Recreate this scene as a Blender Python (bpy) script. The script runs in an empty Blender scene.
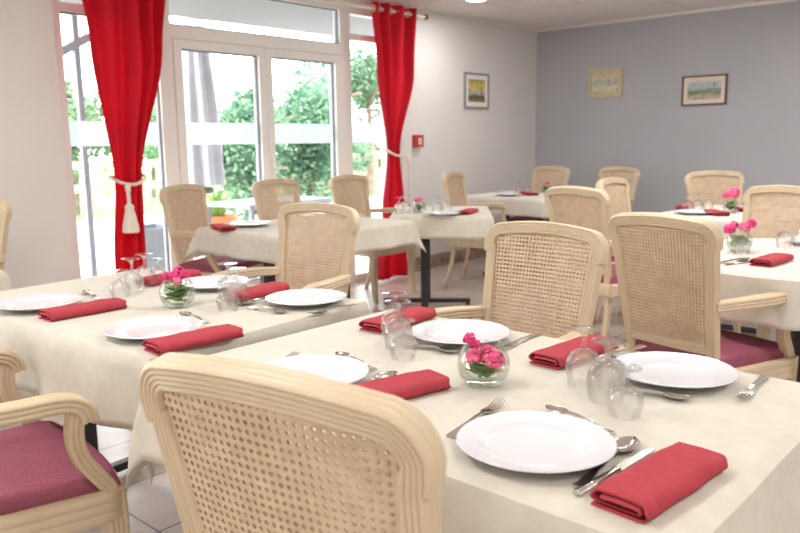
import bpy, bmesh, math, random
from mathutils import Vector, Matrix
R = math.radians
PI = math.pi
random.seed(7)
scene = bpy.context.scene
COL = scene.collection

# ---------------------------------------------------------------- materials
def mat(name, color=(.8, .8, .8), rough=.5, metal=0, spec=.5, **kw):
    m = bpy.data.materials.new(name); m.use_nodes = True
    b = m.node_tree.nodes['Principled BSDF']
    b.inputs['Base Color'].default_value = (*color, 1)
    b.inputs['Roughness'].default_value = rough
    b.inputs['Metallic'].default_value = metal
    b.inputs['Specular IOR Level'].default_value = spec
    for k, v in kw.items():
        b.inputs[k.replace('_', ' ')].default_value = v
    return m

def nt(m):
    return m.node_tree.nodes, m.node_tree.links, m.node_tree.nodes['Principled BSDF']

def ramp(nodes, stops):
    r = nodes.new('ShaderNodeValToRGB')
    e = r.color_ramp.elements
    while len(e) < len(stops): e.new(.5)
    for i, (p, c) in enumerate(stops):
        e[i].position = p; e[i].color = (*c, 1)
    return r

def noisy(m, c1, c2, scale=8, stretch=(1, 1, 1), detail=4, bump=0, bscale=None, coord='Object', lo=.35, hi=.65):
    n, l, b = nt(m)
    tc = n.new('ShaderNodeTexCoord'); mp = n.new('ShaderNodeMapping')
    mp.inputs['Scale'].default_value = stretch
    l.new(tc.outputs[coord], mp.inputs['Vector'])
    nz = n.new('ShaderNodeTexNoise'); nz.inputs['Scale'].default_value = scale; nz.inputs['Detail'].default_value = detail
    l.new(mp.outputs[0], nz.inputs['Vector'])
    r = ramp(n, [(lo, c1), (hi, c2)])
    l.new(nz.outputs['Fac'], r.inputs[0]); l.new(r.outputs[0], b.inputs['Base Color'])
    if bump:
        nb = n.new('ShaderNodeTexNoise'); nb.inputs['Scale'].default_value = bscale or scale * 6
        l.new(mp.outputs[0], nb.inputs['Vector'])
        bp = n.new('ShaderNodeBump'); bp.inputs['Strength'].default_value = bump; bp.inputs['Distance'].default_value = .004
        l.new(nb.outputs['Fac'], bp.inputs['Height']); l.new(bp.outputs[0], b.inputs['Normal'])
    return m

M = {}
M['white_wall'] = noisy(mat('white_wall', rough=.85, spec=.2), (.71, .705, .70), (.735, .73, .725), 2, bump=.15, bscale=90)
M['grey_wall'] = noisy(mat('grey_wall', rough=.8, spec=.25), (.43, .445, .485), (.45, .465, .505), 2, bump=.15, bscale=90)
M['ceil'] = mat('ceiling_tile', (.72, .68, .65), .9, spec=.1)
M['white_trim'] = mat('white_trim', (.80, .78, .75), .45)
M['pvc'] = mat('window_pvc', (.80, .785, .77), .35)
M['seal'] = mat('dark_seal', (.22, .24, .27), .5)
M['wood'] = noisy(mat('cerused_wood', rough=.42, spec=.4), (.535, .43, .295), (.62, .515, .37), 5, (1, 1, .25), bump=.05)
M['cane'] = noisy(mat('woven_cane', rough=.55, spec=.3), (.55, .415, .285), (.64, .50, .355), 30, bump=.2, bscale=200)
M['cushion'] = mat('burgundy_fabric', rough=.75, spec=.25)
M['napkin'] = noisy(mat('red_napkin_cloth', rough=.8, spec=.15), (.36, .045, .062), (.41, .054, .072), 40, bump=.15, bscale=600)
M['curtain'] = mat('red_curtain_cloth', (.60, .025, .055), .7, spec=.2)
M['rope'] = noisy(mat('cream_rope', rough=.8), (.74, .66, .58), (.82, .75, .68), 60, bump=.4, bscale=200)
M['ring'] = mat('eyelet_wood', (.75, .5, .38), .4)
M['rod'] = mat('rod_cream', (.74, .66, .56), .4)
M['rod_end'] = mat('rod_end_dark', (.1, .05, .05), .4)
M['china'] = mat('white_china', (.66, .67, .72), .12, spec=.5)
M['steel'] = mat('polished_steel', (.62, .60, .57), .16, 1)
M['black'] = mat('black_metal', (.022, .022, .026), .4)
M['board'] = mat('table_board', (.45, .35, .26), .5)
M['petal'] = noisy(mat('pink_petal', rough=.55), (.80, .035, .20), (.90, .20, .38), 60)
M['petal_red'] = noisy(mat('deep_pink_petal', rough=.55), (.62, .012, .14), (.80, .06, .26), 60)
M['leaf'] = noisy(mat('posy_leaf', rough=.5), (.10, .25, .04), (.28, .46, .10), 40)
M['alarm'] = mat('alarm_red', (.50, .05, .035), .4)
M['alarm_w'] = mat('alarm_white', (.85, .8, .78), .4)
M['alarm_d'] = mat('alarm_dark', (.03, .02, .02), .4)
M['skirt'] = noisy(mat('brown_skirting', rough=.4), (.28, .19, .14), (.50, .38, .29), 14, (1, 1, 1), bump=0)
M['canvas'] = noisy(mat('parasol_canvas', rough=.9), (.50, .485, .52), (.56, .545, .58), 12)
M['terrace'] = noisy(mat('terrace_concrete', rough=.9), (.52, .50, .49), (.60, .58, .56), 3)
M['lawn'] = noisy(mat('lawn_green', rough=.9), (.07, .20, .05), (.13, .30, .08), 3)
M['bark'] = noisy(mat('tree_bark', rough=.9), (.10, .075, .055), (.2, .15, .11), 12)
M['fence'] = noisy(mat('fence_wood', rough=.8), (.34, .20, .13), (.42, .27, .19), 5, (1, 1, 6))
M['greymetal'] = mat('grey_metal', (.30, .30, .36), .5, .2)
M['greypanel'] = mat('grey_panel', (.33, .36, .42), .6)
M['terracotta'] = mat('terracotta', (.55, .17, .06), .7)
M['soffit'] = mat('soffit_grey', (.21, .20, .205), .8)
M['pic_mount'] = mat('picture_mount', (.80, .78, .74), .6)
M['pic_mount2'] = mat('picture_mount_peach', (.75, .62, .52), .6)
M['frame_dark'] = mat('frame_dark', (.09, .075, .07), .4)
M['frame_grey'] = mat('frame_grey', (.27, .27, .28), .4)
M['frame_gold'] = mat('frame_gold', (.56, .50, .34), .45)

def leafmat(name, c1, c2):
    m = bpy.data.materials.new(name); m.use_nodes = True
    n, l, b = nt(m)
    g = n.new('ShaderNodeNewGeometry')
    r = ramp(n, [(0, c1), (1, c2)])
    l.new(g.outputs['Random Per Island'], r.inputs[0])
    l.new(r.outputs[0], b.inputs['Base Color'])
    b.inputs['Roughness'].default_value = .5
    tr = n.new('ShaderNodeBsdfTranslucent'); l.new(r.outputs[0], tr.inputs['Color'])
    mx = n.new('ShaderNodeMixShader'); mx.inputs[0].default_value = .4
    l.new(b.outputs[0], mx.inputs[1]); l.new(tr.outputs[0], mx.inputs[2])
    l.new(mx.outputs[0], n['Material Output'].inputs['Surface'])
    return m
M['tree_leaf'] = leafmat('tree_leaf', (.05, .14, .075), (.20, .34, .21))
M['tree_leaf_pale'] = leafmat('tree_leaf_pale', (.09, .19, .085), (.26, .38, .22))

# curtain: let some daylight through the cloth
n, l, b = nt(M['curtain'])
tr = n.new('ShaderNodeBsdfTranslucent'); tr.inputs['Color'].default_value = (.75, .02, .05, 1)
mx = n.new('ShaderNodeMixShader'); mx.inputs[0].default_value = .45
l.new(b.outputs[0], mx.inputs[1]); l.new(tr.outputs[0], mx.inputs[2]); l.new(mx.outputs[0], n['Material Output'].inputs['Surface'])

# tablecloth: cream damask, slightly translucent
def clothmat(name, c1, c2):
    m = noisy(mat(name, rough=.75, spec=.2, Sheen_Weight=.15), c1, c2, 26, (1, 1, 1), 3, bump=.10, bscale=500, lo=.42, hi=.58)
    n, l, b = nt(m)
    tr = n.new('ShaderNodeBsdfTranslucent'); tr.inputs['Color'].default_value = (.75, .66, .50, 1)
    mx = n.new('ShaderNodeMixShader'); mx.inputs[0].default_value = .18
    l.new(b.outputs[0], mx.inputs[1]); l.new(tr.outputs[0], mx.inputs[2]); l.new(mx.outputs[0], n['Material Output'].inputs['Surface'])
    return m
M['cloth'] = clothmat('cream_damask', (.67, .645, .565), (.71, .685, .605))
M['cloth_ivory'] = clothmat('ivory_cloth', (.74, .72, .665), (.765, .745, .69))

# cushion: tiny woven dots
n, l, b = nt(M['cushion'])
tc = n.new('ShaderNodeTexCoord')
v = n.new('ShaderNodeTexVoronoi'); v.inputs['Scale'].default_value = 240
l.new(tc.outputs['Object'], v.inputs['Vector'])
r = ramp(n, [(.10, (.33, .105, .155)), (.6, (.25, .065, .105))])
l.new(v.outputs['Distance'], r.inputs[0]); l.new(r.outputs[0], b.inputs['Base Color'])

# floor tiles
M['floor'] = mat('floor_tile', rough=.28, spec=.5)
n, l, b = nt(M['floor'])
tc = n.new('ShaderNodeTexCoord'); mp = n.new('ShaderNodeMapping'); mp.inputs['Location'].default_value = (2.16, -1.2, 0)
l.new(tc.outputs['Object'], mp.inputs['Vector'])
br = n.new('ShaderNodeTexBrick'); br.offset = 0; br.squash = 1
br.inputs['Scale'].default_value = 1; br.inputs['Brick Width'].default_value = .4; br.inputs['Row Height'].default_value = .4
br.inputs['Mortar Size'].default_value = .0045; br.inputs['Mortar Smooth'].default_value = .1; br.inputs['Bias'].default_value = 0
br.inputs['Color1'].default_value = (.52, .44, .39, 1); br.inputs['Color2'].default_value = (.485, .40, .35, 1)
br.inputs['Mortar'].default_value = (.10, .085, .08, 1)
l.new(mp.outputs[0], br.inputs['Vector'])
nz = n.new('ShaderNodeTexNoise'); nz.inputs['Scale'].default_value = 7; nz.inputs['Detail'].default_value = 5
l.new(tc.outputs['Object'], nz.inputs['Vector'])
mxc = n.new('ShaderNodeMix'); mxc.data_type = 'RGBA'; mxc.blend_type = 'OVERLAY'; mxc.inputs[0].default_value = .35
l.new(br.outputs['Color'], mxc.inputs['A']); l.new(nz.outputs['Fac'], mxc.inputs['B'])
l.new(mxc.outputs['Result'], b.inputs['Base Color'])
bp = n.new('ShaderNodeBump'); bp.inputs['Strength'].default_value = .3; bp.inputs['Distance'].default_value = .002; bp.invert = True
l.new(br.outputs['Fac'], bp.inputs['Height']); l.new(bp.outputs[0], b.inputs['Normal'])

# ceiling tiles with grid lines
n, l, b = nt(M['ceil'])
tc = n.new('ShaderNodeTexCoord'); mp = n.new('ShaderNodeMapping'); mp.inputs['Location'].default_value = (4.85, -7.77, 0)
l.new(tc.outputs['Object'], mp.inputs['Vector'])
br = n.new('ShaderNodeTexBrick'); br.offset = 0
br.inputs['Scale'].default_value = 1; br.inputs['Brick Width'].default_value = .6; br.inputs['Row Height'].default_value = .6
br.inputs['Mortar Size'].default_value = .009; br.inputs['Mortar Smooth'].default_value = .2
br.inputs['Color1'].default_value = (.80, .775, .76, 1); br.inputs['Color2'].default_value = (.80, .775, .76, 1)
br.inputs['Mortar'].default_value = (.64, .61, .595, 1)
l.new(mp.outputs[0], br.inputs['Vector']); l.new(br.outputs['Color'], b.inputs['Base Color'])

# window pane: thin clear sheet; frosted band
def panemat():
    m = bpy.data.materials.new('window_glass'); m.use_nodes = True
    n, l = m.node_tree.nodes, m.node_tree.links
    n.remove(n['Principled BSDF'])
    t = n.new('ShaderNodeBsdfTransparent'); t.inputs[0].default_value = (.95, .98, .97, 1)
    g = n.new('ShaderNodeBsdfGlossy'); g.inputs['Roughness'].default_value = .02
    x = n.new('ShaderNodeMixShader'); x.inputs[0].default_value = .07
    l.new(t.outputs[0], x.inputs[1]); l.new(g.outputs[0], x.inputs[2])
    l.new(x.outputs[0], n['Material Output'].inputs['Surface'])
    return m
M['pane'] = panemat()
def frostmat():
    m = bpy.data.materials.new('frosted_band'); m.use_nodes = True
    n, l = m.node_tree.nodes, m.node_tree.links
    n.remove(n['Principled BSDF'])
    t = n.new('ShaderNodeBsdfTransparent')
    d = n.new('ShaderNodeBsdfTranslucent'); d.inputs[0].default_value = (.50, .56, .55, 1)
    x = n.new('ShaderNodeMixShader'); x.inputs[0].default_value = .48
    l.new(t.outputs[0], x.inputs[1]); l.new(d.outputs[0], x.inputs[2])
    l.new(x.outputs[0], n['Material Output'].inputs['Surface'])
    return m
M['frost'] = frostmat()
def glassmat(name, ior, tint=(1, 1, 1)):
    m = bpy.data.materials.new(name); m.use_nodes = True
    n, l = m.node_tree.nodes, m.node_tree.links
    n.remove(n['Principled BSDF'])
    g = n.new('ShaderNodeBsdfGlass'); g.inputs['IOR'].default_value = ior; g.inputs['Roughness'].default_value = 0
    g.inputs['Color'].default_value = (*tint, 1)
    l.new(g.outputs[0], n['Material Output'].inputs['Surface'])
    return m
def thinglass(name, tint, k, blend=.22):
    """thin-walled clear glass: glare grows toward grazing angles, a share of it refracts"""
    m = glassmat(name, 1.45, tint); n, l = m.node_tree.nodes, m.node_tree.links
    gl = [x for x in n if x.type == 'BSDF_GLASS'][0]
    t = n.new('ShaderNodeBsdfTransparent'); t.inputs[0].default_value = (*tint, 1)
    g = n.new('ShaderNodeBsdfGlossy'); g.inputs['Roughness'].default_value = .03
    lw = n.new('ShaderNodeLayerWeight'); lw.inputs[0].default_value = .5
    pw = n.new('ShaderNodeMath'); pw.operation = 'POWER'; pw.inputs[1].default_value = 3.5; l.new(lw.outputs['Facing'], pw.inputs[0])
    ma = n.new('ShaderNodeMath'); ma.operation = 'MULTIPLY_ADD'; ma.inputs[1].default_value = .55; ma.inputs[2].default_value = .025; l.new(pw.outputs[0], ma.inputs[0])
    a = n.new('ShaderNodeMixShader'); b = n.new('ShaderNodeMixShader'); b.inputs[0].default_value = k
    l.new(ma.outputs[0], a.inputs[0]); l.new(t.outputs[0], a.inputs[1]); l.new(g.outputs[0], a.inputs[2])
    l.new(a.outputs[0], b.inputs[1]); l.new(gl.outputs[0], b.inputs[2]); l.new(b.outputs[0], n['Material Output'].inputs['Surface'])
    return m
M['glass'] = thinglass('table_glass', (.992, .992, .992), .20)
M['bowl'] = thinglass('bowl_glass', (.99, .995, .99), .08)
M['water'] = thinglass('vase_water', (.99, 1, .99), .10)
def emit(name, color, s):
    m = bpy.data.materials.new(name); m.use_nodes = True
    n, l, b = nt(m)
    b.inputs['Emission Color'].default_value = (*color, 1); b.inputs['Emission Strength'].default_value = s
    return m
M['lamp'] = emit('lamp_diffuser', (1, .95, .9), 8)

def paint(name, stops, scale, dist=2.0, dab=(.35, .40, .30)):
    """a loose generic landscape in bands: object z picks the colour, noise frays it"""
    m = mat(name, rough=.6); n, l, b = nt(m)
    tc = n.new('ShaderNodeTexCoord'); sp = n.new('ShaderNodeSeparateXYZ'); l.new(tc.outputs['Generated'], sp.inputs[0])
    nz = n.new('ShaderNodeTexNoise'); nz.inputs['Scale'].default_value = scale; nz.inputs['Detail'].default_value = 3
    l.new(tc.outputs['Generated'], nz.inputs['Vector'])
    a = n.new('ShaderNodeMath'); a.operation = 'MULTIPLY_ADD'; a.inputs[1].default_value = dist * .3; a.inputs[2].default_value = -dist * .15
    l.new(nz.outputs['Fac'], a.inputs[0])
    s = n.new('ShaderNodeMath'); s.operation = 'ADD'; l.new(sp.outputs['Z'], s.inputs[0]); l.new(a.outputs[0], s.inputs[1])
    r = ramp(n, stops); l.new(s.outputs[0], r.inputs[0])
    n2 = n.new('ShaderNodeTexNoise'); n2.inputs['Scale'].default_value = scale * 1.7; n2.inputs['Detail'].default_value = 4
    l.new(tc.outputs['Generated'], n2.inputs['Vector'])
    r2 = ramp(n, [(.56, (1, 1, 1)), (.66, dab)]); l.new(n2.outputs['Fac'], r2.inputs[0])
    mu = n.new('ShaderNodeMix'); mu.data_type = 'RGBA'; mu.blend_type = 'MULTIPLY'; mu.inputs[0].default_value = 1
    l.new(r.outputs[0], mu.inputs['A']); l.new(r2.outputs[0], mu.inputs['B']); l.new(mu.outputs['Result'], b.inputs['Base Color'])
    return m
M['art_autumn'] = paint('landscape_autumn', [(0, (.28, .2, .1)), (.25, (.10, .10, .07)), (.36, (.42, .47, .48)), (.52, (.62, .50, .25)), (.8, (.62, .45, .14)), (1, (.24, .28, .1))], 4, 1.0)
M['art_yellow'] = paint('landscape_yellow', [(0, (.58, .52, .30)), (.3, (.70, .68, .55)), (.5, (.42, .44, .38)), (.7, (.58, .58, .50)), (1, (.62, .52, .24))], 5, 1.6)
M['art_green'] = paint('landscape_green', [(0, (.55, .47, .40)), (.22, (.45, .38, .32)), (.36, (.16, .22, .13)), (.55, (.33, .40, .36)), (.75, (.45, .50, .52)), (1, (.48, .55, .58))], 4, 1.8)

# ---------------------------------------------------------------- mesh helpers
def tag(o, label=None, cat=None, group=None, kind=None):
    if label: o['label'] = label
    if cat: o['category'] = cat
    if group: o['group'] = group
    if kind: o['kind'] = kind
    return o

def link(name, bm, material, parent=None, smooth=True, loc=None, normals=True):
    if normals: bmesh.ops.recalc_face_normals(bm, faces=bm.faces)
    me = bpy.data.meshes.new(name); bm.to_mesh(me); bm.free()
    if material: me.materials.append(material)
    if smooth:
        for p in me.polygons: p.use_smooth = True
        try: me.set_sharp_from_angle(angle=R(40))
        except Exception: pass
    o = bpy.data.objects.new(name, me); COL.objects.link(o)
    if loc: o.location = loc
    if parent: o.parent = parent
    return o

def empty(name, loc=(0, 0, 0), rz=0):
    o = bpy.data.objects.new(name, None); COL.objects.link(o)
    o.empty_display_size = .1
    o.location = loc; o.rotation_euler = (0, 0, rz)
    return o

def children(o): return [c for c in bpy.data.objects if c.parent is o]
def copy_tree(o, parent=None):
    c = o.copy(); COL.objects.link(c)
    if parent: c.parent = parent
    for ch in children(o): copy_tree(ch, c)
    return c

def box(bm, x0, x1, y0, y1, z0, z1, bev=0):
    vs = [bm.verts.new((x, y, z)) for z in (z0, z1) for y in (y0, y1) for x in (x0, x1)]
    fs = [bm.faces.new([vs[i] for i in q]) for q in ((0, 2, 3, 1), (4, 5, 7, 6), (0, 1, 5, 4), (2, 6, 7, 3), (0, 4, 6, 2), (1, 3, 7, 5))]
    if bev:
        es = list({e for f in fs for e in f.edges})
        bmesh.ops.bevel(bm, geom=es, offset=bev, segments=2, profile=.5, affect='EDGES')
    return vs

def lathe(bm, prof, seg=32, cx=0, cy=0, cz=0):
    """prof: list of (r, z) from one end to the other; r = 0 closes"""
    rings = []
    for r, z in prof:
        if r < 1e-6: rings.append([bm.verts.new((cx, cy, cz + z))])
        else: rings.append([bm.verts.new((cx + r * math.cos(2 * PI * k / seg), cy + r * math.sin(2 * PI * k / seg), cz + z)) for k in range(seg)])
    for a, b_ in zip(rings, rings[1:]):
        if len(a) == 1 and len(b_) == 1: continue
        for k in range(seg):
            k2 = (k + 1) % seg
            if len(a) == 1: bm.faces.new((a[0], b_[k2], b_[k]))
            elif len(b_) == 1: bm.faces.new((a[k], a[k2], b_[0]))
            else: bm.faces.new((a[k], a[k2], b_[k2], b_[k]))

def sweep(bm, path, prof, nrm, scales=None, caps=True):
    """prof: closed list of (a, b); a runs along tangent x nrm, b along nrm"""
    P = [Vector(p) for p in path]; rings = []
    for i, p in enumerate(P):
        t = (P[min(i + 1, len(P) - 1)] - P[max(i - 1, 0)]).normalized()
        N = Vector(nrm(i) if callable(nrm) else nrm)
        N = (N - t * N.dot(t)).normalized(); A = t.cross(N)
        s = scales[i] if scales else 1
        sa, sb = s if isinstance(s, tuple) else (s, s)
        rings.append([bm.verts.new(p + A * (a * sa) + N * (b_ * sb)) for a, b_ in prof])
    m = len(prof)
    for r0, r1 in zip(rings, rings[1:]):
        for k in range(m): bm.faces.new((r0[k], r0[(k + 1) % m], r1[(k + 1) % m], r1[k]))
    if caps:
        bm.faces.new(rings[0][::-1]); bm.faces.new(rings[-1])

def circ(r, n=10): return [(r * math.cos(2 * PI * k / n), r * math.sin(2 * PI * k / n)) for k in range(n)]

def reeded(w, h, na, nb, amp, k=5):
    """rectangle w x h whose sides carry na / nb half-round reeds"""
    out = []
    def side(x0, y0, x1, y1, nx, ny, n):
        for i in range(n * k):
            t = i / (n * k); a = amp * abs(math.sin(PI * t * n)) if n > 1 else amp * math.sin(PI * t)
            out.append((x0 + (x1 - x0) * t + nx * a, y0 + (y1 - y0) * t + ny * a))
    W, H = w / 2, h / 2
    side(-W, -H, W, -H, 0, -1, na); side(W, -H, W, H, 1, 0, nb); side(W, H, -W, H, 0, 1, na); side(-W, H, -W, -H, -1, 0, nb)
    return out

def bez(pts, n=16):
    """Catmull-Rom through pts"""
    P = [Vector(p) for p in pts]; P = [P[0] * 2 - P[1]] + P + [P[-1] * 2 - P[-2]]
    out = []
    segs = len(P) - 3
    for s in range(segs):
        a, b_, c, d = P[s:s + 4]
        m = max(2, n // segs)
        for k in range(m + (1 if s == segs - 1 else 0)):
            t = k / m
            out.append(.5 * ((2 * b_) + (c - a) * t + (2 * a - 5 * b_ + 4 * c - d) * t * t + (-a + 3 * b_ - 3 * c + d) * t ** 3))
    return out

# ---------------------------------------------------------------- the setting
XW, YF, ZC = -4.85, 7.77, 2.49        # window wall, grey wall, ceiling
XR, YN = 2.6, -3.2
def struct(name, bm, m, parent=None, smooth=False):
    o = link(name, bm, m, parent, smooth)
    o['kind'] = 'structure'
    return o

bm = bmesh.new(); box(bm, XW - .3, XR + .2, YN - .2, YF + .2, -.12, 0); struct('floor', bm, M['floor'])
bm = bmesh.new(); box(bm, XW - .3, XR + .2, YN - .2, YF + .2, ZC, ZC + .12); struct('ceiling', bm, M['ceil'])
# window wall, openings: the bay in view and an unseen bay added for light
Y0, Y1 = 2.23, 5.44
A0, A1 = -2.6, .55
ZT = 2.415
bm = bmesh.new()
for a, b_ in ((YN - .2, A0), (A1, Y0), (Y1, YF + .2)): box(bm, XW - .28, XW, a, b_, 0, ZC)
box(bm, XW - .28, XW, A0, A1, ZT, ZC); box(bm, XW - .28, XW, Y0, Y1, ZT, ZC)
struct('wall_left', bm, M['white_wall'])
bm = bmesh.new(); box(bm, XW, XR, YF, YF + .2, 0, ZC); struct('wall_back', bm, M['grey_wall'])
bm = bmesh.new(); box(bm, XR, XR + .2, YN, YF, 0, ZC); struct('wall_right', bm, M['white_wall'])
bm = bmesh.new(); box(bm, XW, XR + .2, YN - .2, YN, 0, ZC); struct('wall_front', bm, M['white_wall'])
bm = bmesh.new(); box(bm, XW + .001, XR, YF - .022, YF - .0005, ZC - .03, ZC - .0005); struct('trim_1', bm, M['white_trim'])
bm = bmesh.new(); box(bm, XW + .0005, XW + .014, Y1, YF - .03, ZC - .018, ZC - .0005); struct('trim_2', bm, M['white_trim'])
bm = bmesh.new()
box(bm, XW + .0005, XW + .012, Y1 + .02, YF - .001, .0005, .13); box(bm, XW + .0005, XW + .012, A1, Y0 - .01, .0005, .13)
struct('baseboard_left', bm, M['skirt'])
bm = bmesh.new(); box(bm, XW + .02, XR - .001, YF - .012, YF - .0005, .0005, .13); struct('baseboard_back', bm, M['skirt'])

def rect_frame(bm, y0, y1, z0, z1, w, x0, x1, wb=None):
    wb = wb or w
    box(bm, x0, x1, y0, y0 + w, z0, z1); box(bm, x0, x1, y1 - w, y1, z0, z1)
    box(bm, x0, x1, y0 + w, y1 - w, z0, z0 + wb); box(bm, x0, x1, y0 + w, y1 - w, z1 - w, z1)

XI, XO = XW - .02, XW - .10             # frame depth
def pane(name, y0, y1, z0, z1, parent, x=XW - .06):
    bm = bmesh.new(); bm.faces.new([bm.verts.new((x, y, z)) for y, z in ((y0, z0), (y1, z0), (y1, z1), (y0, z1))])
    return struct(name, bm, M['pane'], parent)
def band(y0, y1, parent, x=XW - .06):
    bm = bmesh.new(); box(bm, x + .001, x + .002, y0, y1, 1.25, 1.41)
    return struct('frosted_band', bm, M['frost'], parent)
def seal(y0, y1, z0, z1, parent, x=XW - .06):
    bm = bmesh.new(); rect_frame(bm, y0, y1, z0, z1, .012, x - .012, x + .012)
    return struct('pane_seal', bm, M['seal'], parent)

def bay(y0, y1, dy0, dy1, n0):
    """side window | double door with transom | side window"""
    p1, p2 = dy0, dy1
    bm = bmesh.new(); rect_frame(bm, y0, p1 - .001, .0, ZT, .05, XO, XI); box(bm, XO, XI, y0 + .05, p1 - .051, 2.085, 2.14)
    w = struct('window_%d' % n0, bm, M['pvc'])
    pane('glass_pane', y0 + .05, p1 - .05, .05, 2.085, w); band(y0 + .05, p1 - .05, w); pane('transom_pane', y0 + .05, p1 - .05, 2.14, ZT - .05, w)
    seal(y0 + .05, p1 - .05, .05, 2.085, w)
    bm = bmesh.new(); rect_frame(bm, p1, p2, 1.99, ZT, .05, XO, XI, .09)
    box(bm, XO, XI, p1, p1 + .06, 0, 1.989); box(bm, XO, XI, p2 - .06, p2, 0, 1.989)
    d = struct('window_%d' % (n0 + 1), bm, M['pvc'])
    pane('transom_pane', p1 + .05, p2 - .05, 2.08, ZT - .05, d); seal(p1 + .05, p2 - .05, 2.08, ZT - .05, d)
    bm = bmesh.new(); rect_frame(bm, p2 + .001, y1, .0, ZT, .07, XO, XI); box(bm, XO, XI, p2 + .071, y1 - .07, 2.13, 2.18)
    w3 = struct('window_%d' % (n0 + 2), bm, M['pvc'])
    pane('glass_pane', p2 + .07, y1 - .07, .07, 2.13, w3); band(p2 + .07, y1 - .07, w3); pane('transom_pane', p2 + .07, y1 - .07, 2.18, ZT - .07, w3)
    mid = (p1 + p2) / 2
    for k, (a, b_) in enumerate(((p1 + .062, mid - .002), (mid + .002, p2 - .062))):
        bm = bmesh.new(); rect_frame(bm, a, b_, .01, 1.985, .062, XO + .005, XI + .012, .16)
        lf = struct('door_%d' % (n0 + k), bm, M['pvc'])
        pane('glass_pane', a + .062, b_ - .062, .17, 1.923, lf, XW - .05); band(a + .062, b_ - .062, lf, XW - .05); seal(a + .062, b_ - .062, .17, 1.923, lf, XW - .05)
        if k == 1:
            bm = bmesh.new(); box(bm, XI + .0125, XI + .022, a + .018, a + .044, .93, 1.13, .003)
            box(bm, XI + .022, XI + .05, a + .024, a + .038, 1.05, 1.065); box(bm, XI + .045, XI + .06, a + .024, a + .14, 1.045, 1.07, .004)
            struct('door_handle', bm, M['pvc'], lf)
bay(Y0, Y1, 3.0, 4.735, 1)
bay(A0, A1, -1.87, -.2, 4)  # out of view, added to bring in more daylight from the left

# ---------------------------------------------------------------- ceiling downlights: one in view, the unseen rest added as fill
k = 0
first = None
for lx in (-4.2, -1.7, .8):
    for ly in (5.72, 4.15, 2.6, .2, -2.0):  # second row added to brighten the far wall and tables
        if lx == -4.2 and 0.5 < ly < 5: continue
        if first is None:
            t = empty('ceiling_downlight', (lx, ly, ZC))
            bm = bmesh.new(); lathe(bm, [(.085, -.001), (.12, -.001), (.122, -.008), (.112, -.014), (.085, -.010), (.085, -.001)], 36)
            link('bezel', bm, M['white_trim'], t)
            bm = bmesh.new(); lathe(bm, [(0, -.008), (.084, -.008), (.084, -.002), (0, -.002)], 36)
            link('diffuser', bm, M['lamp'], t)
            first = t
        else:
            t = copy_tree(first); t.location = (lx, ly, ZC)
        tag(t, 'round recessed ceiling downlight at the top edge, near the grey wall corner' if k == 0 else 'unseen round ceiling downlight, added overhead to fill the room with light', 'ceiling light', 'ceiling downlights')
        ld = bpy.data.lights.new('lamp_light', 'AREA'); ld.shape = 'DISK'; ld.size = .16; ld.energy = 11.5; ld.color = (1, .965, .92)
        lo = bpy.data.objects.new('lamp_light', ld); COL.objects.link(lo); lo.location = (0, 0, -.03); lo.parent = t
        k += 1

# ---------------------------------------------------------------- chairs
def zback(z): return -.215 - .20 * (z - .46)      # rake of the back
def bow(u): return .35 * u * u                      # hollow of the back, ends forward
def bp_(u, z): return Vector((u, zback(z) + bow(u), z))
BN = Vector((0, -.98, -.196))                       # normal out of the back

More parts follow.
